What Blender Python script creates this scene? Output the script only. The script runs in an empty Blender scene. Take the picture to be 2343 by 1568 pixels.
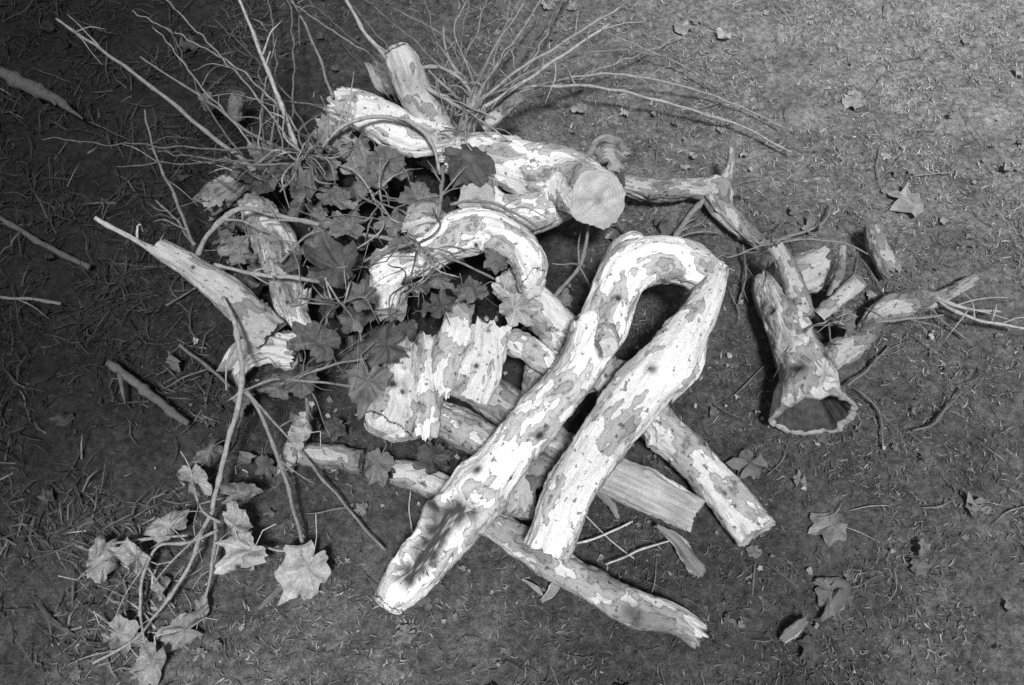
import bpy, math, random
import numpy as np
from mathutils import Vector, noise, Matrix
random.seed(7); np.random.seed(7)
W,H=2343.0,1568.0
TAN=math.tan(math.radians(31))
PITCH=math.radians(58); CH=1.62
scene=bpy.context.scene
cam_pos=Vector((0,-CH/math.tan(PITCH),CH))
FWD=Vector((0,math.cos(PITCH),-math.sin(PITCH)))
RIGHT=Vector((1,0,0)); UP=RIGHT.cross(FWD)
K=TAN/(W/2)
def P(u,v,z=0.0):
    """site survey point: where the sight line through a photo measurement meets height z"""
    d=FWD+RIGHT*((u-W/2)*K)+UP*((H/2-v)*K)
    return cam_pos+d*((z-CH)/d.z)
def PX(p,wpx):
    return wpx*K*(p-cam_pos).dot(FWD)
def lin(s): return s/12.92 if s<=0.04045 else ((s+0.055)/1.055)**2.4

# ---------------- camera
cd=bpy.data.cameras.new("camera"); cam=bpy.data.objects.new("camera",cd)
scene.collection.objects.link(cam); cam.location=cam_pos
cam.rotation_euler=(math.pi/2-PITCH,0,0)
cd.sensor_width=36; cd.lens=18/TAN; cd.clip_end=500; cd.clip_start=0.02
scene.camera=cam
scene.view_settings.view_transform='Standard'; scene.view_settings.look='None'; scene.view_settings.exposure=0

# ---------------- light
L=(-FWD+RIGHT*0.05+UP*0.06).normalized()
sd=bpy.data.lights.new("sun",'SUN'); sd.energy=4.1; sd.angle=math.radians(8); sd.color=(1,1,1)
so=bpy.data.objects.new("sun",sd); scene.collection.objects.link(so)
so.rotation_euler=(-L).to_track_quat('-Z','Y').to_euler(); so.location=L*5
w=bpy.data.worlds.new("World"); scene.world=w; w.use_nodes=True
nt=w.node_tree; bg=nt.nodes['Background']
sky=nt.nodes.new('ShaderNodeTexSky'); sky.sky_type='NISHITA'; sky.sun_disc=False
sky.sun_elevation=math.asin(L.z); sky.sun_rotation=math.atan2(L.x,L.y)
bw=nt.nodes.new('ShaderNodeRGBToBW'); nt.links.new(sky.outputs[0],bw.inputs[0]); nt.links.new(bw.outputs[0],bg.inputs[0])
bg.inputs[1].default_value=0.09

# ---------------- material helpers
class M:
    def __init__(s,name):
        s.m=bpy.data.materials.new(name); s.m.use_nodes=True; s.t=s.m.node_tree
        s.b=s.t.nodes['Principled BSDF']; s.b.inputs['Roughness'].default_value=0.85
        s.b.inputs['Specular IOR Level'].default_value=0.2
    def n(s,t,**k):
        x=s.t.nodes.new(t)
        for a,v in k.items(): setattr(x,a,v)
        return x
    def l(s,a,b): s.t.links.new(a,b)
    def attr(s,name,out='Fac'):
        a=s.n('ShaderNodeAttribute',attribute_name=name); return a.outputs[out]
    def noise(s,vec,scale,detail=3,rough=0.55,dist=0):
        x=s.n('ShaderNodeTexNoise'); x.inputs['Scale'].default_value=scale; x.inputs['Detail'].default_value=detail
        x.inputs['Roughness'].default_value=rough; x.inputs['Distortion'].default_value=dist
        if vec is not None: s.l(vec,x.inputs['Vector'])
        return x.outputs['Fac']
    def ramp(s,fac,stops,interp='LINEAR'):
        r=s.n('ShaderNodeValToRGB'); r.color_ramp.interpolation=interp
        e=r.color_ramp.elements
        while len(e)<len(stops): e.new(0.5)
        for i,(p,c) in enumerate(stops): e[i].position=p; e[i].color=(c,c,c,1)
        s.l(fac,r.inputs[0]); return r.outputs[0]
    def math(s,op,a,b=None,c=None,clamp=False):
        x=s.n('ShaderNodeMath',operation=op,use_clamp=clamp)
        for i,v in enumerate((a,b,c)):
            if v is None: continue
            if isinstance(v,(int,float)): x.inputs[i].default_value=v
            else: s.l(v,x.inputs[i])
        return x.outputs[0]
    def map(s,vec,sc):
        x=s.n('ShaderNodeMapping'); x.inputs['Scale'].default_value=sc; s.l(vec,x.inputs[0]); return x.outputs[0]
    def dark(s,f,a,k):
        return s.math('ADD',s.math('MULTIPLY',a,s.math('SUBTRACT',1.0,f)),s.math('MULTIPLY',f,k))
    def bump(s,h,strength,dist):
        x=s.n('ShaderNodeBump'); x.inputs['Strength'].default_value=strength; x.inputs['Distance'].default_value=dist
        s.l(h,x.inputs['Height']); s.l(x.outputs[0],s.b.inputs['Normal'])
    def col(s,v):
        s.l(v,s.b.inputs['Base Color'])

def bark_mat():
    m=M("sycamore_bark")
    co=m.attr('logco','Vector'); pv=m.attr('pv'); dk=m.attr('dk'); tone=m.attr('tone')
    co2=m.map(co,(1,1,0.4))
    f=m.noise(co2,70,5,0.75)
    p=m.math('ADD',pv,m.math('MULTIPLY',m.math('SUBTRACT',f,0.5),0.65))
    p=m.math('ADD',m.math('MULTIPLY',p,0.5),0.5)
    base=m.ramp(p,[(0.0,0.68),(0.25,0.92),(0.40,0.84),(0.50,0.92),(0.518,0.28),(0.535,0.44),(0.60,0.54),(0.68,0.42),(0.70,0.18),(0.73,0.34),(1,0.28)])
    big=m.ramp(m.noise(co2,11,3),[(0.3,0.80),(0.7,1.08)])
    st=m.ramp(m.noise(m.map(co,(1,1,0.14)),150,4,0.7),[(0.25,0.72),(0.5,1.0),(0.8,1.06)])
    gr=m.ramp(m.noise(co,480,2,0.8),[(0.3,0.64),(0.7,1.28)])
    sp=m.ramp(m.noise(co,85,2,0.5),[(0.30,0.30),(0.37,1)])
    v=m.math('MULTIPLY',base,big); v=m.math('MULTIPLY',v,st); v=m.math('MULTIPLY',v,gr); v=m.math('MULTIPLY',v,sp)
    v=m.math('MULTIPLY',v,tone)
    v=m.dark(dk,v,0.035)
    m.col(v)
    hh=m.math('ADD',m.math('MULTIPLY',f,0.7),m.math('MULTIPLY',m.noise(m.map(co,(1,1,0.2)),200,3),0.5))
    m.bump(hh,0.9,0.0045)
    return m.m
def wood_mat(name,lo,hi,long=False):
    m=M(name)
    co=m.attr('logco','Vector'); tone=m.attr('tone'); dk=m.attr('dk')
    if long:
        v=m.ramp(m.noise(m.map(co,(1,1,0.06)),110,5,0.65),[(0.3,lo),(0.7,hi)])
        v=m.math('MULTIPLY',v,m.ramp(m.noise(co,16,3),[(.3,.7),(.7,1.1)]))
    else:
        x=m.n('ShaderNodeVectorMath',operation='LENGTH'); m.l(m.map(co,(1,1,0)),x.inputs[0])
        r=m.math('ADD',x.outputs['Value'],m.math('MULTIPLY',m.noise(co,18,2),0.02))
        s=m.math('SINE',m.math('MULTIPLY',r,900))
        v=m.ramp(m.math('ADD',m.math('MULTIPLY',s,0.06),m.noise(co,35,5,.7)),[(0.25,lo),(0.7,hi)])
        v=m.math('MULTIPLY',v,m.ramp(m.noise(m.map(co,(1,3,1)),25,3),[(0.3,0.8),(0.65,1.08)]))
    gr=m.ramp(m.noise(co,480,2,0.8),[(0.3,0.66),(0.7,1.26)])
    v=m.math('MULTIPLY',m.math('MULTIPLY',v,gr),tone)
    v=m.dark(dk,v,0.03)
    m.col(v); m.bump(m.noise(co,140,4),0.6,0.002)
    return m.m
BARK=bark_mat(); CUT=wood_mat("cut_wood",0.34,0.58); SPLIT=wood_mat("split_wood",0.26,0.66,True); ROT=wood_mat("rotten_wood",0.03,0.12)

def simple_mat(name,sc=60,bs=0.4,rough=0.9):
    m=M(name); g=m.n('ShaderNodeNewGeometry').outputs['Position']; tn=m.attr('tone')
    v=m.math('MULTIPLY',tn,m.ramp(m.noise(g,sc,3,0.65),[(0.25,0.62),(0.75,1.3)]))
    v=m.math('MULTIPLY',v,m.ramp(m.noise(g,480,1,0.7),[(0.3,0.7),(0.7,1.3)]))
    m.col(v)
    if bs: m.bump(m.noise(g,sc*2.5,3),bs,0.003)
    m.b.inputs['Roughness'].default_value=rough
    return m.m
TWIG=simple_mat("twig_bark",90); GRASS=simple_mat("dry_grass",30,0)

# ---------------- mesh helper
def setattrs(me,attrs):
    for k,(typ,data) in attrs.items():
        a=me.attributes.new(k,typ,'POINT')
        a.data.foreach_set('vector' if typ=='FLOAT_VECTOR' else 'value',np.asarray(data,dtype=np.float32).ravel())
def mkobj(name,verts,faces,mats,fm=None,smooth=None,attrs={}):
    me=bpy.data.meshes.new(name); me.from_pydata(verts,[],faces)
    for m in mats: me.materials.append(m)
    if fm is not None: me.polygons.foreach_set('material_index',fm)
    me.polygons.foreach_set('use_smooth',smooth if smooth is not None else [True]*len(faces))
    setattrs(me,attrs); me.update()
    o=bpy.data.objects.new(name,me); scene.collection.objects.link(o); return o
def cr(p0,p1,p2,p3,t):
    return 0.5*((2*p1)+(-p0+p2)*t+(2*p0-5*p1+4*p2-p3)*t*t+(-p0+3*p1-3*p2+p3)*t*t*t)
def spline(pts,step):
    pts=[np.array(p,dtype=float) for p in pts]
    pts=[2*pts[0]-pts[1]]+pts+[2*pts[-1]-pts[-2]]
    out=[]
    for i in range(1,len(pts)-2):
        n=max(2,int(np.linalg.norm(pts[i+1][:3]-pts[i][:3])/step))
        for k in range(n): out.append(cr(pts[i-1],pts[i],pts[i+1],pts[i+2],k/n))
    out.append(pts[-2]); return out
def sstep(a,b,x):
    t=min(1,max(0,(x-a)/(b-a))); return t*t*(3-2*t)
REF=-FWD
CAPS={'cut':([(0.97,0.0),(0.8,0),(0.55,0),(0.3,0)],'c'),
      'round':([(0.95,-0.14),(0.86,-0.24),(0.72,-0.34),(0.5,-0.42),(0.25,-0.46)],'b'),
      'hollow':([(0.96,-0.02),(0.88,0.03),(0.78,0.3),(0.62,0.7),(0.4,0.95),(0.2,1.0)],'r')}
sc_seed=[0]
def log(pts,tone=1.0,name="sycamore_log",cap0='cut',cap1='cut',n0=None,n1=None,jag=(0,0),groove=None,knots=(),
        lump=0.07,flat=1.0,bark=1.0,nk=3,split=False,bias=0.0,step=0.0038,ripple=1.0):
    sc_seed[0]+=1; sd=sc_seed[0]*7.31; rnd=random.Random(sc_seed[0])
    wp=[]
    for (u,v,z,wpx) in pts:
        p=P(u,v,z); wp.append((p.x,p.y,p.z,PX(p,wpx)*0.5))
    S=spline(wp,step); n=len(S)
    C=[Vector(s[:3]) for s in S]; R=[max(0.002,s[3]) for s in S]
    mr=max(R); NA=max(18,min(110,int(2*math.pi*mr/0.0036)))
    cum=[0]
    for i in range(1,n): cum.append(cum[-1]+(C[i]-C[i-1]).length)
    T=[(C[min(n-1,i+2)]-C[max(0,i-2)]).normalized() for i in range(n)]
    Ltot=cum[-1]
    kn=list(knots)
    for k in range(nk): kn.append((rnd.uniform(.08,.92),rnd.uniform(10,170),rnd.uniform(.12,.30)*mr,rnd.uniform(.05,.24)*mr,rnd.choice([0,0,0.5,0.9])))
    def pvf(lc):
        a=Vector((lc[0]*20+sd,lc[1]*20,lc[2]*11.0)); n2=noise.noise(a*2.3)
        return noise.noise(a)*0.8+0.45*n2+0.30*noise.noise(a*5.1)+bias,a,n2
    verts=[];co=[];pvl=[];dkl=[]
    frames=[]
    for i in range(n):
        t=T[i]; side=t.cross(REF)
        side.normalize(); up=side.cross(t)
        if i>0 and side.dot(frames[-1][0])<0: side=-side; up=-up
        frames.append((side,up))
    for i in range(n):
        t=T[i]; side,up=frames[i]; R0=R[i]; s=cum[i]
        c=C[i]+side*(noise.noise(Vector((s*9,sd,0)))*0.14*mr)+up*(noise.noise(Vector((s*9,sd,5)))*0.10*mr)
        for j in range(NA):
            th=2*math.pi*j/NA; ct,stt=math.cos(th),math.sin(th)
            q=Vector((ct*1.1+sd,stt*1.1,s/mr*0.30))
            r=R0*(1+lump*2.4*noise.noise(q)+lump*1.6*ripple*noise.noise(q*2.7))
            lc=Vector((ct*mr,stt*mr,s))
            pv,a,n2=pvf(lc)
            r+=bark*(0.0024*sstep(0.02,0.06,pv)+0.0026*sstep(0.38,0.44,pv))+0.0016*noise.noise(a*8)+.0014*n2
            dk=0.0
            for (ks,ka,kr,kh,kd) in kn:
                da=(math.degrees(th)-ka+180)%360-180
                dd=((s-ks*Ltot)**2+(math.radians(da)*R0)**2)/(kr*kr)*(1+.5*noise.noise(a*3))
                if dd<8:
                    r+=kh*math.exp(-dd*.6)
                    r-=kh*1.2*math.exp(-dd*5)
                    dk=max(dk,min(1,1.5*kd*math.exp(-dd*2.5)))
            if groove:
                for (s0,s1,ga,gw,gd) in groove:
                    x=s/Ltot; e=sstep(s0-.02,s0+0.02,x)*(1-sstep(s1-0.05,s1,x))
                    da=(math.degrees(th)-ga+180)%360-180
                    da+=26*noise.noise(Vector((s*18,sd,3)))+12*noise.noise(Vector((s*80,sd,8)))
                    g=e*(1-sstep(gw*0.6,gw,abs(da)))
                    r-=gd*R0*g; dk=max(dk,min(.95,max(0,1.25*g*(.8+.8*noise.noise(a*5)))))
                    lip=e*math.exp(-((abs(da)-gw*1.2)/(gw*0.25))**2); r+=0.12*R0*lip
            off=side*(ct*r)+up*(stt*r*flat)
            p=c+off
            for (en,nn,dist,jg,sg) in ((0,n0,s,jag[0],-1),(1,n1,Ltot-s,jag[1],1)):
                fo=math.exp(-dist/(mr*0.7)) if dist<mr*4 else 0
                if fo<=0.01: continue
                if nn is not None:
                    N=nn.normalized(); tt=t*sg; dn=tt.dot(N)
                    if abs(dn)>0.15: p=p-tt*(off.dot(N)/dn)*fo
                if jg:
                    fo2=max(0,1-dist/(jg*mr*2.2+1e-6))
                    p=p+t*sg*(jg*mr*fo2*(noise.noise(Vector((ct*2.2+sd,stt*2.2,en*9)))*1.2+0.7*noise.noise(Vector((ct*7,stt*7+sd,en)))))
            if p.z<0.004: p.z=0.004
            verts.append(p); co.append((lc.x+sd,lc.y,lc.z)); pvl.append(pv); dkl.append(dk)
    faces=[];fm=[];sm=[]
    for i in range(n-1):
        for j in range(NA):
            j2=(j+1)%NA
            faces.append((i*NA+j,i*NA+j2,(i+1)*NA+j2,(i+1)*NA+j)); fm.append(3 if split and (j/NA)>0.06 and (j/NA)<0.44 else 0); sm.append(True)
    for en,cap in ((0,cap0),(1,cap1)):
        rings,kind=CAPS[cap]; base=0 if en==0 else (n-1)*NA
        mi={'c':1,'b':0,'r':2}[kind]
        rim=[verts[base+j] for j in range(NA)]
        cc=sum(rim,Vector())/NA; ax=T[0] if en==0 else -T[-1]; RR=R[0] if en==0 else R[-1]
        ze=0 if en==0 else Ltot
        prev=[]
        if kind=='b': prev=[base+j for j in range(NA)]
        else:
            for j in range(NA):
                prev.append(len(verts)); verts.append(rim[j].copy()); co.append((0,0,0)); pvl.append(0.9); dkl.append(0.35)
        rr=RR
        def capco(off):
            s_,u_=frames[0] if en==0 else frames[-1]
            return (off.dot(s_),off.dot(u_),sd)
        if kind!='b':
            for j in range(NA): co[prev[j]]=capco(rim[j]-cc)
        for ri,(fr,dep) in enumerate(rings):
            cur=[]
            for j in range(NA):
                o=rim[j]-cc; ct,stt=math.cos(2*math.pi*j/NA),math.sin(2*math.pi*j/NA)
                fr_=fr
                if kind=='r' and 0<ri: fr_=fr*(1+.16*(noise.noise(Vector((ct*1.6+sd,stt*1.6,0)))-.4)+.07*noise.noise(Vector((ct*6+sd,stt*6,0))))
                pp=cc+o*fr_+ax*(dep*rr)
                if kind=='b': pp+=ax*(0.10*rr*noise.noise(Vector((ct*fr*2.5+sd,stt*fr*2.5,0))))
                else: pp+=ax*(0.05*rr*noise.noise(Vector((o.x*40,o.y*40,o.z*40+sd)))*(1 if fr<0.95 else 0))
                if pp.z<.004: pp.z=.004
                cur.append(len(verts)); verts.append(pp)
                if kind=='b':
                    lc=(ct*mr*fr,stt*mr*fr,ze); co.append((lc[0]+sd,lc[1],lc[2])); pvl.append(pvf(lc)[0])
                else: co.append(capco(o*fr)); pvl.append(0)
                dkl.append(0)
            for j in range(NA):
                j2=(j+1)%NA
                f=(prev[j],cur[j],cur[j2],prev[j2]); faces.append(f if en==1 else f[::-1]); fm.append(1 if kind=='r' and ri<2 else mi); sm.append(True)
            prev=cur
        ci=len(verts); verts.append(cc+ax*(rings[-1][1]*rr)); co.append(capco(Vector()) if kind!='b' else (sd,0,ze)); pvl.append(0.0 if kind!='b' else pvf((0,0,ze))[0]); dkl.append(0.6 if kind=='c' else 0)
        for j in range(NA):
            f=(prev[j],ci,prev[(j+1)%NA]); faces.append(f if en==1 else f[::-1]); fm.append(mi); sm.append(True)
    return mkobj(name,verts,faces,[BARK,CUT,ROT,SPLIT],fm,sm,
        {'logco':('FLOAT_VECTOR',co),'pv':('FLOAT',pvl),'dk':('FLOAT',dkl),'tone':('FLOAT',[tone]*len(verts))})

V=Vector  # log tones include painted light falloff, dimmer toward left, top and right
# ================= LOGS =================
log([(890,1380,.05,62),(915,1342,.06,98),(995,1240,.09,120),(1070,1150,.12,130),(1103,1105,.14,136),(1135,1066,.155,108),(1240,935,.19,104),(1330,835,.22,98),(1375,760,.23,112),(1400,690,.24,106),(1440,628,.25,108),(1505,598,.25,106),(1575,604,.24,98),(1630,640,.23,88)],
    tone=1.04,jag=(0.1,0.25),cap0='round',groove=[(0.05,0.26,100,38,0.55)],
    knots=[(0.415,60,.012,.004,1),(0.37,20,.014,.006,1),(.30,120,.01,.003,.8)],nk=6)
log([(1645,612,.25,34),(1625,665,.25,66),(1585,745,.24,92),(1530,825,.24,122),(1470,895,.23,132),(1395,985,.21,118),(1335,1080,.18,112),(1285,1175,.15,112),(1243,1262,.12,106)],
    tone=.84,bias=-.18,jag=(.3,.12),n1=V((-.4,-.9,-.3)),knots=[(.45,70,.015,.003,.6)],nk=5)
log([(1150,640,.17,70),(1215,690,.16,86),(1300,775,.13,88),(1385,855,.11,82),(1470,940,.10,86),(1555,1020,.07,86),(1640,1110,.05,84),(1700,1185,.045,92),(1728,1222,.045,100)],tone=.80,bias=.05,jag=(.2,.2),nk=6)
log([(905,1082,.04,50),(960,1095,.04,62),(1060,1150,.04,66),(1180,1232,.04,70),(1290,1305,.04,72),(1400,1365,.035,66),(1470,1392,.035,74),(1540,1412,.03,62),(1600,1450,.025,52)],tone=.68,bias=.08,jag=(.4,.8),nk=6,knots=[(.8,80,.03,.015,.5)])
log([(1290,1020,.07,74),(1390,1075,.06,92),(1490,1125,.05,96),(1590,1178,.045,84)],tone=.82,split=True,bark=.5,flat=.7,jag=(.2,.25))
log([(1000,950,.12,70),(1070,985,.11,82),(1150,1035,.09,80),(1250,1085,.07,70)],tone=.74,bias=.15,jag=(.4,.2))
log([(1110,900,.09,80),(1180,950,.08,90),(1260,1010,.07,84),(1330,1060,.06,60)],tone=.52,bias=.15,jag=(.4,.2))
log([(1228,820,.12,46),(1215,890,.10,50),(1195,965,.08,46)],tone=.56,bias=.1,nk=1)
log([(1190,1085,.07,56),(1188,1140,.06,70),(1182,1185,.05,78)],tone=.52,nk=1,jag=(0,.1))
log([(1405,820,.18,60),(1385,865,.16,56),(1370,895,.15,40)],tone=.65,bias=.3,jag=(.4,.5),nk=1)
log([(1592,790,.18,44),(1575,835,.17,74),(1540,885,.16,50)],tone=.8,bias=-.1,jag=(.8,.8),flat=.4,name="bark_slab",nk=1)
log([(1490,1022,.12,20),(1488,995,.12,26),(1480,970,.10,34)],tone=.75,name="branch_stub",nk=0)
log([(1393,793,.32,40),(1388,775,.28,44),(1378,745,.24,52)],tone=.95,name="branch_stub",n0=V((0,-.5,.85)),nk=0)
log([(1405,620,.22,60),(1425,575,.24,62),(1450,552,.25,44),(1475,562,.25,24)],tone=.9,bias=.15,jag=(.2,.5),cap1='round',nk=2)
log([(1020,365,.12,70),(1085,355,.14,92),(1160,378,.16,118),(1240,400,.18,130),(1310,422,.20,134),(1372,458,.25,136)],
    tone=.94,bias=-.02,n1=V((.26,-.80,.44)),jag=(.3,0),nk=5,lump=.08,ripple=.5)
log([(1100,400,.12,60),(1098,425,.16,76),(1093,455,.20,78)],tone=.8,name="branch_stub",bias=.1,n1=V((-.1,-.8,.6)),nk=0)
log([(1330,440,.14,70),(1260,478,.15,84),(1190,492,.16,86),(1130,475,.16,78),(1085,420,.15,66)],tone=.86,bias=-.02,nk=4,lump=.1,cap0='round')
log([(870,640,.15,76),(925,600,.18,82),(990,575,.21,92),(1055,540,.24,104),(1125,528,.26,98),(1180,560,.27,84),(1215,608,.26,76),(1222,650,.24,52)],
    tone=.98,bias=-.02,cap1='round',n1=V((.3,-.8,.2)),nk=6,lump=.1)
log([(1360,372,.20,50),(1385,350,.22,66),(1415,372,.2,50)],tone=.72,bias=.0,jag=(.8,.9),lump=.3,nk=5,name="bark_chunk")
log([(1010,500,.22,46),(965,510,.24,56),(935,530,.22,40)],tone=.6,bias=.2,jag=(.6,.7),lump=.3,nk=3,name="bark_chunk")
log([(772,238,.16,74),(830,262,.17,92),(900,290,.18,98),(970,312,.18,92),(1035,318,.17,60)],tone=.80,bias=-.12,jag=(.5,.3),flat=.75,nk=3)
log([(912,118,.34,64),(925,150,.32,74),(948,205,.26,76),(985,270,.19,78),(1025,310,.15,70)],tone=.56,bias=-.2,cap0='round',nk=2,bark=.5)
log([(1188,222,.22,26),(1150,255,.18,30),(1105,292,.15,34)],tone=.5,bias=.1,name="branch_stub",nk=1)
log([(1098,218,.26,28),(1080,260,.21,36),(1062,312,.16,40)],tone=.5,bias=.1,name="branch_stub",nk=1)
log([(860,140,.22,50),(885,180,.2,70),(905,215,.17,30)],tone=.36,flat=.25,jag=(.9,.9),name="bark_slab",nk=0)
log([(735,290,.14,60),(775,320,.14,66),(810,345,.13,50)],tone=.5,flat=.35,jag=(.8,.8),name="bark_slab",nk=0)
log([(362,562,.25,44),(430,600,.22,54),(500,655,.19,66),(570,715,.16,80),(625,765,.13,84)],tone=.46,bias=-.25,bark=.6,n0=V((-.7,.5,.35)),nk=3,jag=(0,.2))
log([(580,475,.12,70),(612,520,.14,84),(640,590,.14,84),(655,655,.13,70),(665,735,.11,60)],tone=.60,bias=.06,jag=(.3,.5),nk=4,lump=.12)
log([(528,850,.07,60),(560,815,.08,70),(615,795,.09,72),(680,800,.09,84)],tone=.66,bias=-.05,jag=(.7,.4),lump=.18,nk=3)
log([(475,470,.08,44),(520,440,.10,62),(555,415,.10,50)],tone=.36,bias=-.1,jag=(.7,.6),lump=.2,name="bark_chunk",nk=1)
log([(468,222,.10,28),(480,245,.07,28)],tone=.34,name="branch_stub",nk=0)
log([(545,215,.12,30),(540,270,.06,34)],tone=.2,name="branch_stub",nk=0)
log([(655,1035,.03,46),(740,1042,.03,46),(828,1055,.03,50)],tone=.46,bias=.12,jag=(.4,.2),nk=2)
log([(648,1085,.03,30),(660,1050,.04,40),(670,1020,.04,30)],tone=.40,bias=.1,jag=(.4,.4),nk=1,name="bark_chunk")
log([(885,590,.12,70),(890,650,.13,84),(892,720,.12,64)],tone=.78,bias=.02,jag=(.5,.3),nk=2)
log([(1052,700,.20,56),(1040,770,.20,72),(1022,850,.18,62),(1010,900,.16,40)],tone=.76,bias=.2,flat=.45,jag=(.5,.4),name="bark_slab",nk=1)
log([(1120,750,.20,88),(1108,830,.20,94),(1078,920,.18,88)],tone=.78,bias=-.25,flat=.65,jag=(.35,.12),name="split_log",nk=2,bark=.8,lump=.13)
log([(925,790,.17,70),(915,860,.17,78),(905,930,.17,92),(885,975,.17,100)],tone=.76,bias=-.02,jag=(.3,.1),cap1='round',lump=.16,nk=3,bark=.9,ripple=.5)
log([(985,780,.15,50),(978,860,.16,62),(970,940,.15,68),(968,1000,.13,60)],tone=.82,bias=.08,jag=(.5,.6),lump=.16,nk=3)
log([(1165,775,.16,50),(1210,795,.17,58),(1270,830,.16,52)],tone=.82,bias=.05,jag=(.4,.5),lump=.12,nk=2)
log([(690,670,.12,40),(680,720,.13,50),(700,750,.12,36)],tone=.66,bias=-.1,jag=(.9,.9),flat=.5,name="bark_chunk",nk=0)
log([(1420,420,.10,40),(1500,436,.07,46),(1590,432,.06,40),(1640,435,.06,64),(1655,470,.05,48),(1690,520,.04,40),(1735,556,.03,26)],tone=.50,bias=.1,jag=(0,.6),lump=.16,nk=4)
log([(1672,338,.12,10),(1668,385,.09,22),(1655,425,.06,36)],tone=.48,name="branch_stub",nk=0)
log([(1862,952,.075,174),(1850,915,.075,148),(1845,865,.07,122),(1822,800,.065,106),(1795,730,.06,94),(1768,675,.05,88),(1760,640,.05,72)],
    tone=.66,bias=-.03,cap0='hollow',cap1='round',n0=V((0,-.98,.1)),jag=(.10,.2),lump=.12,ripple=.25,nk=9)
log([(1795,655,.05,74),(1840,628,.055,84),(1885,600,.055,74)],tone=.5,bias=-.1,jag=(.1,.5),cap0='round',nk=2)
log([(1772,562,.17,34),(1800,610,.14,42),(1822,670,.11,50),(1835,730,.09,52)],tone=.46,bias=.0,name="branch_stub",nk=2,jag=(.3,0))
log([(1930,562,.14,14),(1922,620,.11,18),(1900,680,.08,20)],tone=.38,name="branch_stub",nk=0)
log([(1970,640,.13,36),(1925,680,.10,36),(1875,725,.07,36)],tone=.5,bias=-.3,name="branch_stub",n0=V((.5,.2,.7)),nk=0)
log([(1998,518,.07,36),(2010,570,.05,46),(2040,622,.03,48)],tone=.42,bias=.05,jag=(.2,.7),nk=1)
log([(1850,850,.07,60),(1910,815,.07,62),(1970,780,.06,50),(2010,720,.05,46),(2070,700,.045,52),(2150,680,.03,30),(2228,638,.03,22)],tone=.44,bias=.1,jag=(0,.6),lump=.16,nk=4)

# ================= TWIGS =================
def tubes(name,items,tone=.35,sides=7,shoots=2,seed=1,wig=0.004):
    rnd=random.Random(seed); verts=[];faces=[];tn=[]
    def tube(wp,tt):
        S=spline(wp,0.012); n=len(S); b=len(verts); ph=rnd.uniform(0,99)
        C=[Vector(s[:3]) for s in S]
        for i,s in enumerate(S):
            t=(C[min(n-1,i+1)]-C[max(0,i-1)]).normalized(); side=t.cross(Vector((0.1,.3,.95))).normalized(); up=side.cross(t)
            q=C[i]+side*noise.noise(Vector((i*.25,ph,0)))*wig+up*noise.noise(Vector((i*.25,ph,4)))*wig
            r=max(.0005,s[3])*(1+.25*noise.noise(Vector((i*.6,ph,9)))+(.35 if (i+int(ph))%7==0 else 0))
            for j in range(sides):
                a=2*math.pi*j/sides; verts.append(q+side*math.cos(a)*r+up*math.sin(a)*r); tn.append(tt)
        for i in range(n-1):
            for j in range(sides):
                j2=(j+1)%sides; faces.append((b+i*sides+j,b+i*sides+j2,b+(i+1)*sides+j2,b+(i+1)*sides+j))
        faces.append(tuple(b+j for j in range(sides))[::-1]); faces.append(tuple(b+(n-1)*sides+j for j in range(sides)))
        return C,S
    for it in items:
        tt=tone
        if isinstance(it,dict): tt=it['t']; it=it['p']
        wp=[]
        for (u,v,z,wpx) in it:
            p=P(u,v,z); wp.append((p.x,p.y,p.z,PX(p,wpx)*.5))
        C,S=tube(wp,tt)
        for k in range(shoots):
            if len(C)<8: continue
            i=rnd.randrange(2,len(C)-3); t=(C[i+1]-C[i]).normalized()
            d=(t*rnd.uniform(.3,1)*rnd.choice([1,1,-1])+Vector((rnd.uniform(-1,1),rnd.uniform(-1,1),rnd.uniform(-.3,.5)))*.7).normalized()
            Ln=rnd.uniform(.04,.14); r=S[i][3]*.5
            a=C[i]; m_=a+d*Ln*.5+Vector((rnd.uniform(-.01,.01),rnd.uniform(-.01,.01),.006)); e=a+d*Ln+Vector((0,0,-.01))
            e.z=max(.005,e.z); m_.z=max(.005,m_.z)
            tube([(*a,r),(*m_,r*.8),(*e,r*.4)],tt)
    return mkobj(name,verts,faces,[TWIG],None,None,{'tone':('FLOAT',tn)})
D=lambda t,*p:{'t':t,'p':list(p)}
tubes("bare_branch",[
 D(.18,(130,45,.30,6),(320,178,.26,8),(450,285,.22,10),(560,372,.18,11),(610,425,.14,12)),
 D(.15,(320,130,.2,4),(480,235,.18,6),(580,310,.17,7),(665,352,.16,8)),
 D(.34,(548,0,.36,6),(612,160,.28,9),(652,262,.22,10),(685,360,.17,11)),
 D(.17,(668,0,.3,4),(722,110,.25,6),(762,225,.2,7)),
 D(.17,(330,250,.1,4),(352,340,.1,5),(400,455,.11,7),(445,562,.12,8)),
 D(.16,(355,458,.05,4),(400,500,.07,5),(442,560,.1,6)),
 D(.14,(560,225,.1,4),(680,235,.1,4),(760,250,.12,4))],shoots=3,seed=2)
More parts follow.
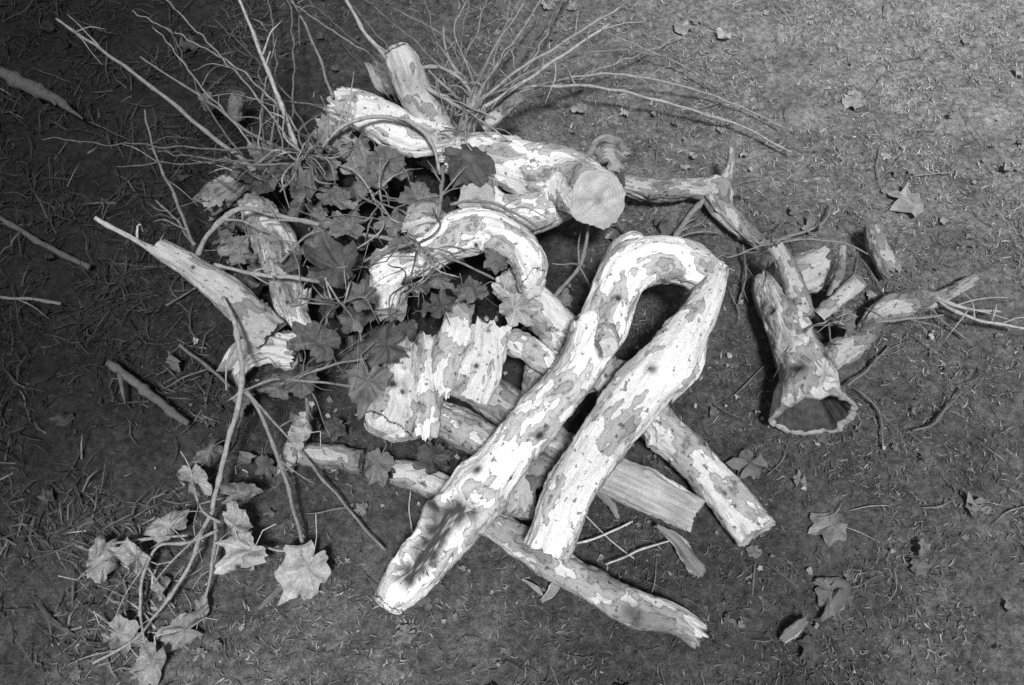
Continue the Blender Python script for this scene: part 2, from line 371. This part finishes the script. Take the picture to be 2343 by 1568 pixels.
tubes("bare_branch",[
 D(.30,(790,0,.42,7),(855,102,.36,10),(950,190,.29,11),(1060,248,.22,12),(1075,280,.19,14)),
 D(.22,(905,205,.24,8),(965,262,.2,10),(1010,330,.18,9)),
 D(.28,(1245,-10,.5,4),(1160,120,.38,6),(1100,205,.28,8),(1085,250,.22,10)),
 D(.24,(1200,10,.45,4),(1125,120,.36,6),(1085,225,.24,8)),
 D(.34,(1395,55,.3,6),(1290,125,.28,7),(1180,200,.25,8),(1090,255,.22,9)),
 D(.28,(1420,15,.3,5),(1300,90,.29,6),(1180,165,.27,7),(1095,235,.23,8)),
 D(.24,(1015,60,.34,4),(1022,120,.31,6),(1060,190,.26,7),(1080,240,.22,8)),
 D(.22,(1070,0,.4,3),(1040,70,.36,4),(1075,160,.3,5),(1088,215,.25,6)),
 D(.28,(960,155,.3,8),(1010,155,.3,8),(1062,190,.27,9),(1085,235,.23,10)),
 D(.18,(900,20,.3,3),(1010,80,.3,4),(1100,180,.27,5)),
 D(.2,(1530,130,.15,4),(1400,115,.2,4),(1250,150,.24,5),(1120,215,.24,6)),
 D(.32,(1105,225,.20,9),(1180,203,.17,8),(1370,200,.11,7),(1560,245,.06,6),(1700,292,.03,5),(1810,350,.02,4)),
 D(.24,(1380,70,.1,3),(1540,140,.05,4),(1640,200,.03,3)),
 D(.30,(1180,203,.17,5),(1400,170,.10,5),(1620,215,.04,4),(1790,290,.02,3)),
 D(.24,(980,160,.3,4),(1035,215,.26,6),(1075,262,.21,7)),
 D(.24,(1080,225,.24,26),(1066,300,.18,34))],shoots=3,seed=3)
tubes("bare_branch",[
 D(.3,(722,365,.2,7),(770,300,.22,8),(860,268,.24,9),(940,285,.24,9),(990,330,.22,9),(1005,400,.18,8)),
 D(.24,(450,590,.18,11),(485,525,.20,12),(545,478,.22,13),(600,485,.22,12),(700,510,.22,11),(850,540,.2,9),(990,560,.24,8)),
 D(.3,(490,605,.2,8),(590,628,.2,9),(720,642,.2,9),(800,660,.2,7)),
 D(.2,(640,600,.22,6),(700,540,.22,6),(760,520,.2,6)),
 D(.22,(1000,520,.26,8),(1010,440,.24,9),(1015,380,.2,8)),
 D(.2,(1030,470,.25,7),(1085,460,.25,7),(1150,475,.25,6),(1230,520,.22,5)),
 D(.18,(830,600,.22,5),(930,560,.25,6),(1050,600,.24,6),(1130,640,.22,5)),
 D(.2,(640,440,.15,5),(690,380,.18,6),(720,355,.18,6))],shoots=4,seed=4)
tubes("bare_branch",[
 D(.36,(218,497,.32,9),(300,545,.28,13),(372,580,.24,16)),
 D(.28,(510,680,.22,9),(535,735,.21,11),(548,800,.19,13),(552,890,.16,13),(528,985,.12,12),(505,1080,.09,12),(488,1165,.07,11)),
 D(.2,(552,890,.16,9),(585,920,.14,9),(622,1010,.10,9),(660,1125,.07,9),(692,1245,.05,8)),
 D(.2,(560,890,.16,5),(650,990,.10,6),(760,1120,.04,6),(880,1262,.02,5)),
 D(.2,(555,895,.16,5),(620,870,.17,6),(700,872,.17,6),(810,882,.16,5)),
 D(.16,(688,835,.15,7),(700,900,.13,8),(705,960,.12,8)),
 D(.2,(640,880,.16,5),(740,842,.17,6),(840,820,.17,5))],shoots=2,seed=5)
LB=tubes("stems",[
 D(.28,(488,1165,.07,11),(460,1225,.06,10),(430,1300,.05,9),(380,1380,.04,8),(345,1420,.03,7)),
 D(.28,(500,1215,.06,7),(430,1240,.06,7),(360,1250,.05,7),(325,1330,.04,8),(320,1410,.03,7)),
 D(.26,(430,1225,.06,6),(320,1235,.05,6),(240,1250,.04,5)),
 D(.25,(490,1180,.06,8),(492,1260,.05,8),(468,1370,.03,7)),
 D(.26,(505,1195,.07,6),(465,1170,.08,6),(440,1110,.08,6)),
 D(.26,(345,1420,.03,6),(300,1470,.03,6),(215,1520,.02,7)),
 D(.26,(320,1400,.03,6),(330,1460,.03,6),(340,1500,.02,5)),
 D(.26,(600,1250,.05,6),(650,1262,.06,6),(690,1250,.05,6))],shoots=2,seed=6)
tubes("bare_branch",[
 D(.07,(0,498,.02,12),(100,560,.02,13),(205,612,.02,13)),
 D(.12,(0,680,.02,6),(80,686,.02,8),(140,697,.02,8)),
 D(.10,(248,830,.03,18),(340,900,.03,22),(430,970,.03,14)),
 D(.12,(410,790,.05,7),(470,835,.04,8),(525,885,.03,8)),
 D(.06,(2,165,.04,26),(60,195,.04,34),(130,230,.04,22),(190,272,.04,3)),
 D(.12,(540,600,.02,5),(480,640,.02,5),(380,700,.02,4))],shoots=1,seed=7)
tubes("bare_branch",[
 D(.2,(1345,500,.14,7),(1342,560,.11,9),(1318,620,.08,10),(1265,685,.05,10)),
 D(.2,(1615,455,.05,13),(1565,510,.03,13),(1525,578,.03,9)),
 D(.25,(1520,575,.08,7),(1600,595,.1,7),(1680,620,.08,5)),
 D(.22,(1660,590,.06,4),(1760,560,.1,4),(1850,548,.11,4),(1935,558,.09,4),(1985,582,.05,4)),
 D(.2,(1730,560,.03,10),(1800,545,.03,8),(1880,510,.03,6),(1905,465,.03,4)),
 D(.14,(1410,505,.04,5),(1450,545,.02,5),(1520,560,.02,4)),
 D(.34,(2110,665,.04,6),(2160,690,.05,8),(2230,710,.05,7),(2290,712,.05,6)),
 D(.36,(2125,670,.04,7),(2190,715,.05,8),(2270,738,.05,7),(2345,752,.05,6)),
 D(.2,(1995,740,.08,6),(2080,730,.07,7),(2160,720,.05,5)),
 D(.16,(2120,680,.04,5),(2150,730,.02,5),(2210,775,.01,4)),
 D(.16,(1940,885,.03,6),(1985,845,.02,6),(2035,790,.01,5)),
 D(.14,(2085,985,.01,5),(2140,965,.01,6),(2205,890,.01,4)),
 D(.16,(1960,890,.01,4),(2010,940,.01,5),(2020,1020,.01,4)),
 D(.14,(1820,500,.02,3),(1780,520,.04,4),(1750,640,.05,4)),
 D(.16,(1700,560,.03,5),(1705,640,.02,5),(1690,700,.01,4))],shoots=3,seed=8)
tubes("wood_splinter",[
 D(.5,(1288,1255,.02,4),(1370,1228,.02,5),(1448,1193,.02,4)),
 D(.45,(1385,1292,.02,4),(1470,1258,.02,5),(1545,1232,.02,4)),
 D(.35,(1330,1168,.02,3),(1385,1225,.01,4),(1450,1280,.01,3)),
 D(.35,(940,1120,.02,3),(935,1170,.01,4),(948,1240,.01,3)),
 D(.30,(1470,980,.1,3),(1530,1010,.1,4),(1560,1000,.1,3))],shoots=0,seed=9,sides=6)
for pts,t in (([(1505,1205,.04,8),(1550,1240,.03,26),(1585,1290,.02,34),(1605,1312,.01,26)],.42),([(1290,1320,.02,14),(1265,1350,.015,22),(1240,1375,.01,10)],.5),
              ([(1195,1325,.01,5),(1225,1345,.015,12),(1240,1362,.01,5)],.55),([(1365,1120,.05,10),(1395,1150,.04,18),(1415,1185,.03,9)],.4),
              ([(1790,1465,.01,18),(1820,1440,.02,26),(1845,1420,.01,20)],.36),([(1868,1330,.01,12),(1930,1345,.01,34),(1905,1390,.01,30),(1880,1415,.01,8)],.28),([(590,1395,.01,6),(620,1365,.01,14),(650,1340,.01,5)],.3)):
    log(pts,tone=t,name="wood_chip",flat=.22,jag=(.8,.8),nk=0,split=True,bark=.2,lump=.2,step=.006)
rnd=random.Random(5); it=[]
for (cu,cv,zc,n,r0,r1) in ((700,360,.2,16,50,150),(775,690,.22,12,50,130),(1075,250,.22,8,40,130),(960,560,.24,8,40,120),(860,460,.18,12,60,160),(560,400,.14,5,40,110),(930,660,.24,8,40,110),(1900,740,.08,6,40,110)):
    for k in range(n):
        a=rnd.uniform(0,6.28); r=rnd.uniform(r0,r1); b=a+rnd.uniform(-.7,.7)
        it.append(D(rnd.choice([.12,.2,.3]),(cu+rnd.uniform(-15,15),cv+rnd.uniform(-15,15),zc,5),(cu+math.cos(a)*r*.55,cv+math.sin(a)*r*.55,zc+.05,4),(cu+math.cos(b)*r,cv+math.sin(b)*r,max(.02,zc+rnd.uniform(-.03,.03)),3)))
tubes("leaf_stalks",it,shoots=1,seed=12,sides=6)
it=[]
for k in range(28):
    cu,cv,zc=rnd.choice([(700,360,.2),(1080,240,.23),(620,400,.15),(1080,240,.23)])
    a=math.radians(rnd.uniform(-165,-8) if cu>800 else rnd.uniform(-185,-80)); r=rnd.uniform(260,640); b=a+rnd.uniform(-.18,.18)
    du=rnd.uniform(-60,60); dv=rnd.uniform(-20,40)
    lift=1 if math.cos(a)<.5 else .4
    it.append(D(rnd.choice([.10,.15,.22])*(1 if math.cos(a)<.3 else 1.4),(cu+du,cv+dv,zc,5),(cu+du+math.cos(a)*r*.5,cv+dv+math.sin(a)*r*.5,(zc+rnd.uniform(0,.05))*lift,4),(cu+du+math.cos(b)*r,cv+dv+math.sin(b)*r,max(.02,zc*lift+rnd.uniform(-.15,.05)),2.4)))
tubes("bare_twigs",it,shoots=1,seed=14,sides=6,wig=.008)
rnd=random.Random(15); it=[]
for k in range(330):
    u=rnd.uniform(-300,2700); v=rnd.uniform(-250,1750); a=rnd.uniform(0,6.28); l=rnd.uniform(12,60)
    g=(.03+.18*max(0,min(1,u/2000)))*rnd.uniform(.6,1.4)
    z=.008
    b=rnd.uniform(-12,12)
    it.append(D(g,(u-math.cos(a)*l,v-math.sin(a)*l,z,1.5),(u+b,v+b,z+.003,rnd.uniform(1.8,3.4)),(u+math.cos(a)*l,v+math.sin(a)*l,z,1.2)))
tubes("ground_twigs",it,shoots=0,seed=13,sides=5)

# ================= GROUND =================
LIGHT_SAMP=[(100,100,.10),(400,100,.15),(700,80,.25),(1000,60,.37),(1300,60,.48),(1650,80,.55),(2050,100,.59),(2280,250,.58),
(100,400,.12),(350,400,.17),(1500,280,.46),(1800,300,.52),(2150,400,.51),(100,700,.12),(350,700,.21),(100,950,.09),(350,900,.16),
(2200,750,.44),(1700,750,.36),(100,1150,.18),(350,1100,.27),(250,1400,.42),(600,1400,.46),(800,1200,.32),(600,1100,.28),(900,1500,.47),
(1200,1500,.34),(1500,1500,.30),(1750,1400,.31),(2000,1200,.34),(2250,1450,.44),(2100,900,.37),(50,1550,.25),(1500,1100,.30),(900,700,.17),(1100,1000,.24)]  # brightness samples: dark left falloff, pale haze and leak areas
SX=np.array([[P(u,v).x,P(u,v).y] for u,v,_ in LIGHT_SAMP]); ST=np.array([lin(s) for _,_,s in LIGHT_SAMP])*.89
def light_tone(xy):  # painted light: flash falloff and haze mixed into ground, grass and litter colour
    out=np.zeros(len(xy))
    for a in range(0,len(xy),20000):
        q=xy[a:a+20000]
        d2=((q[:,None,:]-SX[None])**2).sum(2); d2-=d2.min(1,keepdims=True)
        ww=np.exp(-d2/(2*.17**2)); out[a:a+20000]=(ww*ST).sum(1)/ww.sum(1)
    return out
def gh(x,y):
    return 0.012*noise.noise(Vector((x*4,y*4,1)))+0.006*noise.noise(Vector((x*14,y*14,2)))-.004
def axis(lo,hi,st,far):
    a=list(np.arange(lo,hi,st)); s=st; x=hi
    r=[]
    while x<far: r.append(x); s*=1.25; x+=s
    s=st; x=lo-st; l=[]
    while x>-far: l.append(x); s*=1.25; x-=s
    return l[::-1]+a+r
ax=axis(-2.0,2.0,.011,60); ay=axis(-1.0,2.2,.011,60)
verts=[]
for y in ay:
    for x in ax:
        near=abs(x)<2.6 and -1.6<y<2.8
        verts.append((x,y,gh(x,y)+(0.007*noise.noise(Vector((x*38,y*38,7)))+.008*noise.noise(Vector((x*85,y*85,7))) if near else 0)))
nx=len(ax)
faces=[(j*nx+i,j*nx+i+1,(j+1)*nx+i+1,(j+1)*nx+i) for j in range(len(ay)-1) for i in range(nx-1)]
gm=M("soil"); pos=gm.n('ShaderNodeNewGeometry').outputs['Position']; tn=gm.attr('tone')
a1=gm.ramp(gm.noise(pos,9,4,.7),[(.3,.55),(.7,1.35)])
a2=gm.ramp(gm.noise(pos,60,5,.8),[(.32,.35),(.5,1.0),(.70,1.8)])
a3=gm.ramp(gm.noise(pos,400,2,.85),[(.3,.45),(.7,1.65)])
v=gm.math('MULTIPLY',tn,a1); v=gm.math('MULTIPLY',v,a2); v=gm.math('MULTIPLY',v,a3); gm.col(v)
gm.bump(gm.noise(pos,90,5,.8),.8,.014)
tones=light_tone(np.array([(q[0],q[1]) for q in verts]))*0.97
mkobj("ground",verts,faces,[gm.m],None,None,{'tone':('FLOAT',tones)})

def bladefield(name,N,lo,hi,lmin,lmax,wd,lift,mult,thr=-.12,sig=.42):
    xy=np.stack([np.random.uniform(lo[0],hi[0],N),np.random.uniform(lo[1],hi[1],N)],1)
    cl=np.array([noise.noise(Vector((x*6,y*6,11)))+.7*noise.noise(Vector((x*22,y*22,12))) for x,y in xy])
    keep=cl+np.random.uniform(-.35,.35,N)>thr
    xy=xy[keep]; N=len(xy)
    z=np.array([gh(x,y) for x,y in xy])+.002
    a=np.random.uniform(0,2*np.pi,N); ln=np.random.uniform(lmin,lmax,N); up=np.random.uniform(0,lift,N)
    d=np.stack([np.cos(a)*np.sqrt(1-up**2),np.sin(a)*np.sqrt(1-up**2),up],1)
    s=np.stack([-np.sin(a),np.cos(a),np.random.uniform(-.5,.5,N)],1)*(wd*np.random.uniform(.5,1.4,N))[:,None]
    b=np.concatenate([xy,z[:,None]],1); bend=np.random.uniform(-.35,.35,N)[:,None]*ln[:,None]*np.stack([-np.sin(a),np.cos(a),0*a],1)
    m_=b+d*ln[:,None]*.5; t=b+d*ln[:,None]+bend; t[:,2]-=ln*.15*up; t[:,2]=np.maximum(t[:,2],z+.001)
    vs=np.stack([b-s,b+s,m_+s*.8,m_-s*.8,t],1).reshape(-1,3)
    tone=(light_tone(xy)*mult*np.exp(np.random.normal(0,sig,N))).clip(0,.5)
    me=bpy.data.meshes.new(name); me.vertices.add(N*5); me.vertices.foreach_set('co',vs.ravel().astype(np.float32))
    idx=(np.arange(N)*5)[:,None]+np.array([0,1,2,3,3,2,4])[None]
    me.loops.add(N*7); me.loops.foreach_set('vertex_index',idx.ravel().astype(np.int32))
    me.polygons.add(N*2); ls=((np.arange(N)*7)[:,None]+np.array([0,4])[None]).ravel(); me.polygons.foreach_set('loop_start',ls.astype(np.int32))
    me.materials.append(GRASS); me.update(calc_edges=True); me.validate()
    setattrs(me,{'tone':('FLOAT',np.repeat(tone,5))})
    o=bpy.data.objects.new(name,me); scene.collection.objects.link(o)
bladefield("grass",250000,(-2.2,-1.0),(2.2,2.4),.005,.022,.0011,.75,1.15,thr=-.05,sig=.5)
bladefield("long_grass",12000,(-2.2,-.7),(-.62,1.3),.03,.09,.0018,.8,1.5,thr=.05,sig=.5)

# ================= LEAVES =================
def leaf_outline(n,rnd):
    lob=[(90,1.02,30),(36,.95,28),(144,.95,28),(-16,.80,28),(196,.80,28)]
    pts=[]; jit=[(rnd.uniform(-.12,.12),rnd.uniform(-8,8)) for _ in lob]
    base=rnd.uniform(.55,.68)
    for i in range(n):
        a=-90+360*(i+.5)/n
        r=base
        for (la,lr,lw),(jj,ja) in zip(lob,jit):
            d=abs((a-la-ja+180)%360-180)
            if d<lw: r=max(r,base+(lr+jj-base)*(1-d/lw)**1.05)
        r*=1+.075*(1 if i%4==0 else (-.4 if i%4==2 else 0))+rnd.uniform(-.035,.035)
        db=abs((a+90+180)%360-180)
        if db<22: r=.25+.35*db/22
        pts.append((math.cos(math.radians(a))*r,math.sin(math.radians(a))*r,min(abs((a-l[0]+180)%360-180) for l in lob)))
    return pts
def leaves(name,lst,n=60,rings=(.25,.5,.75,.9,1.0),seed=1,mat=None,stalk=True,crump=1.0):
    rnd=random.Random(seed); verts=[];faces=[];tn=[];vein=[]
    for (p,size,nrm,rot,curl,tone) in lst:
        ol=leaf_outline(n,rnd); b=len(verts)
        z=nrm.normalized(); x=z.orthogonal().normalized(); y=z.cross(x)
        x,y=x*math.cos(rot)+y*math.sin(rot),-x*math.sin(rot)+y*math.cos(rot)
        ph=rnd.uniform(0,99); ca=rnd.uniform(0,3.14); fold=rnd.uniform(-.5,.5)*curl
        asp=rnd.uniform(.68,1.0)
        def pos(lx,ly):
            lx*=asp
            w_=lx*math.cos(ca)+ly*math.sin(ca)
            cu=curl*1.6
            if abs(cu)>.05:
                ww=math.sin(w_*cu)/cu; zz=(1-math.cos(w_*cu))/cu
            else: ww=w_; zz=0
            dx=(ww-w_)
            lx2=lx+dx*math.cos(ca); ly2=ly+dx*math.sin(ca)
            zz+=fold*abs(lx)+crump*((.20+.15*abs(curl))*noise.noise(Vector((lx*2.2+ph,ly*2.2,0)))+.17*noise.noise(Vector((lx*4.5+ph,ly*4.5,0)))+.06*noise.noise(Vector((lx*12+ph,ly*12,0))))
            q=p+(x*lx2+y*ly2+z*zz)*size
            if q.z<.003: q.z=.003+abs(zz)*size*.15
            return q
        verts.append(pos(0,-.05)); tn.append(tone); vein.append(1)
        for fr in rings:
            for (ox,oy,dv) in ol:
                verts.append(pos(ox*fr,oy*fr)); tn.append(tone); vein.append(1 if dv<180/n+.1 else 0)
        for j in range(n): faces.append((b,b+1+j,b+1+(j+1)%n))
        for k in range(len(rings)-1):
            for j in range(n):
                o=b+1+k*n; faces.append((o+j,o+n+j,o+n+(j+1)%n,o+(j+1)%n))
        if stalk:
            ps=[pos(0,-.08),pos(0,-.25),p+(y*-.75+z*.15+x*rnd.uniform(-.3,.3))*size,p+(y*-1.15+z*.1+x*rnd.uniform(-.5,.5))*size]
            rr=.0011
            for k in range(3):
                A=ps[k].copy();B=ps[k+1].copy(); A.z=max(A.z,.004);B.z=max(B.z,.004); t=(B-A).normalized(); s=t.orthogonal().normalized(); u_=t.cross(s); bb=len(verts)
                for Q in (A,B):
                    for aa in range(4):
                        an=aa*math.pi/2; verts.append(Q+(s*math.cos(an)+u_*math.sin(an))*rr); tn.append(tone*1.4); vein.append(0)
                for aa in range(4): faces.append((bb+aa,bb+(aa+1)%4,bb+4+(aa+1)%4,bb+4+aa))
    return mkobj(name,verts,faces,[mat],None,None,{'tone':('FLOAT',tn),'vein':('FLOAT',vein)})
lm=M("leaf"); g=lm.n('ShaderNodeNewGeometry').outputs['Position']; tn=lm.attr('tone'); ve=lm.attr('vein')
vv=lm.math('POWER',ve,4.0)
v=lm.math('MULTIPLY',tn,lm.ramp(lm.noise(g,38,4,.65),[(.28,.55),(.5,1),(.75,1.35)]))
v=lm.math('MULTIPLY',v,lm.ramp(lm.noise(g,480,1,.7),[(.3,.66),(.7,1.34)]))
v=lm.math('MULTIPLY',v,lm.math('ADD',1.0,lm.math('MULTIPLY',vv,.25)))
lm.col(v); lm.bump(lm.math('ADD',lm.noise(g,110,3),lm.math('MULTIPLY',vv,.5)),.6,.004); lm.b.inputs['Roughness'].default_value=.6
LEAF=lm.m
rnd=random.Random(21)
def LF(u,v,z,wpx,tone,tilt=.45,curl=None,rot=None,nrm=None):
    p=P(u,v,z); s=PX(p,wpx)*.56
    if nrm is None:
        nrm=REF*.7+Vector((rnd.uniform(-tilt,tilt),rnd.uniform(-tilt,tilt),.4))
    return (p,s,nrm,rnd.uniform(0,6.28) if rot is None else rot,rnd.uniform(-1.0,1.3) if curl is None else curl,tone)
pile=[(1068,362,.26,125),(958,448,.26,110),(778,612,.27,145),(738,782,.24,130),(842,872,.23,125),(882,788,.25,115),(622,372,.2,110),(690,430,.2,100),(850,425,.2,115),(800,515,.22,105),(722,560,.22,100),(830,680,.24,90),(1010,700,.26,85),(1085,662,.26,80),(1140,592,.27,60),(862,1060,.07,95),(990,1042,.06,90),(528,392,.15,90),(590,340,.16,75),(690,870,.16,100),(640,885,.12,85),(1650,580,.06,50),(1940,735,.09,85),(900,510,.22,85),(760,450,.2,95),(880,370,.2,105),(820,340,.18,85),(1000,640,.25,75),(930,560,.24,75),(670,600,.2,70),(1230,1085,.1,70),(610,1060,.03,65),(560,930,.04,70)]
lst=[LF(u,v,z,s*1.15,rnd.uniform(.065,.14),tilt=.65) for u,v,z,s in pile]
lst+= [LF(1180,705,.24,115,.28,.3),LF(770,310,.19,90,.2),LF(835,378,.2,120,.15),LF(500,450,.12,70,.22),LF(730,760,.2,60,.12)]
for k in range(70):
    a=rnd.uniform(0,6.28); r=math.sqrt(rnd.random()); u=800+290*r*math.cos(a); v=570+270*r*math.sin(a)
    lst.append(LF(u,v,rnd.uniform(.03,.17),rnd.uniform(45,100),rnd.uniform(.05,.19),1.0,curl=rnd.uniform(-1.5,1.7)))
for k in range(14):
    lst.append(LF(rnd.uniform(560,880),rnd.uniform(780,1000),rnd.uniform(.02,.06),rnd.uniform(50,85),rnd.uniform(.03,.08),.7))
leaves("sycamore_leaves",lst,seed=3,mat=LEAF)
bl=[(700,1300,.05,155,.32),(565,1262,.06,125,.32),(220,1282,.05,105,.25),(312,1278,.05,95,.27),(385,1200,.06,90,.28),(440,1095,.07,85,.25),(545,1130,.06,90,.16),(700,985,.10,90,.28),(350,1512,.02,100,.24),(275,1452,.02,100,.24),(480,1030,.07,70,.12),(420,1440,.02,110,.20),(370,1340,.02,60,.2),(560,1050,.03,50,.12),(395,830,.02,55,.10),(540,1200,.08,80,.28),(460,1400,.02,60,.2)]
LL=leaves("leaves",[LF(u,v,z,s*1.2,t,.4,curl=rnd.choice([1.6,1.3,-1.3,1.0]) if i else .2) for i,(u,v,z,s,t) in enumerate(bl)],seed=4,mat=LEAF)
em=bpy.data.objects.new("leafy_branch",None); scene.collection.objects.link(em); LB.parent=em; LL.parent=em
gl=[(1900,1200,90,.16),(2240,1165,60,.16),(1715,1060,90,.12),(2085,465,90,.25),(1955,235,60,.3),(2110,1262,50,.15),(1900,1360,80,.13),(2070,600,60,.16),(1830,1100,40,.15),(1860,520,60,.17),(1560,60,50,.24),(1660,80,40,.3),(830,1165,40,.14),(1290,690,60,.18),(1400,640,30,.25),(430,100,60,.05),(930,1450,60,.2),(1730,1260,40,.12)]
lst=[LF(u,v,.010,s*1.1,t,.1,nrm=Vector((rnd.uniform(-.25,.25),rnd.uniform(-.25,.25),1)),curl=rnd.uniform(-.8,1.1)) for u,v,s,t in gl]
pts=np.array([(rnd.uniform(-2.2,2.2),rnd.uniform(-.9,2.3)) for _ in range(600)]); rg=light_tone(pts)
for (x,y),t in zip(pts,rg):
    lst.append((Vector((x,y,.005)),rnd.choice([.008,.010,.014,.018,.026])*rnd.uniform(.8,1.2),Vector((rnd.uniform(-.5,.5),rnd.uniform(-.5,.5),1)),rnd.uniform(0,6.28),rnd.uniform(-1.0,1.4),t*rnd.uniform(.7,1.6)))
pts=[(rnd.gauss(.05,.45),rnd.gauss(0,.35)) for _ in range(260)]
for (x,y) in pts:
    lst.append((Vector((x,y,.008)),rnd.uniform(.004,.011),Vector((rnd.uniform(-.6,.6),rnd.uniform(-.6,.6),1)),rnd.uniform(0,6.28),rnd.uniform(-1.0,1.4),rnd.uniform(.10,.36)))
leaves("leaf_litter",lst,n=24,rings=(.5,1.0),seed=5,mat=LEAF,stalk=False,crump=2.2)
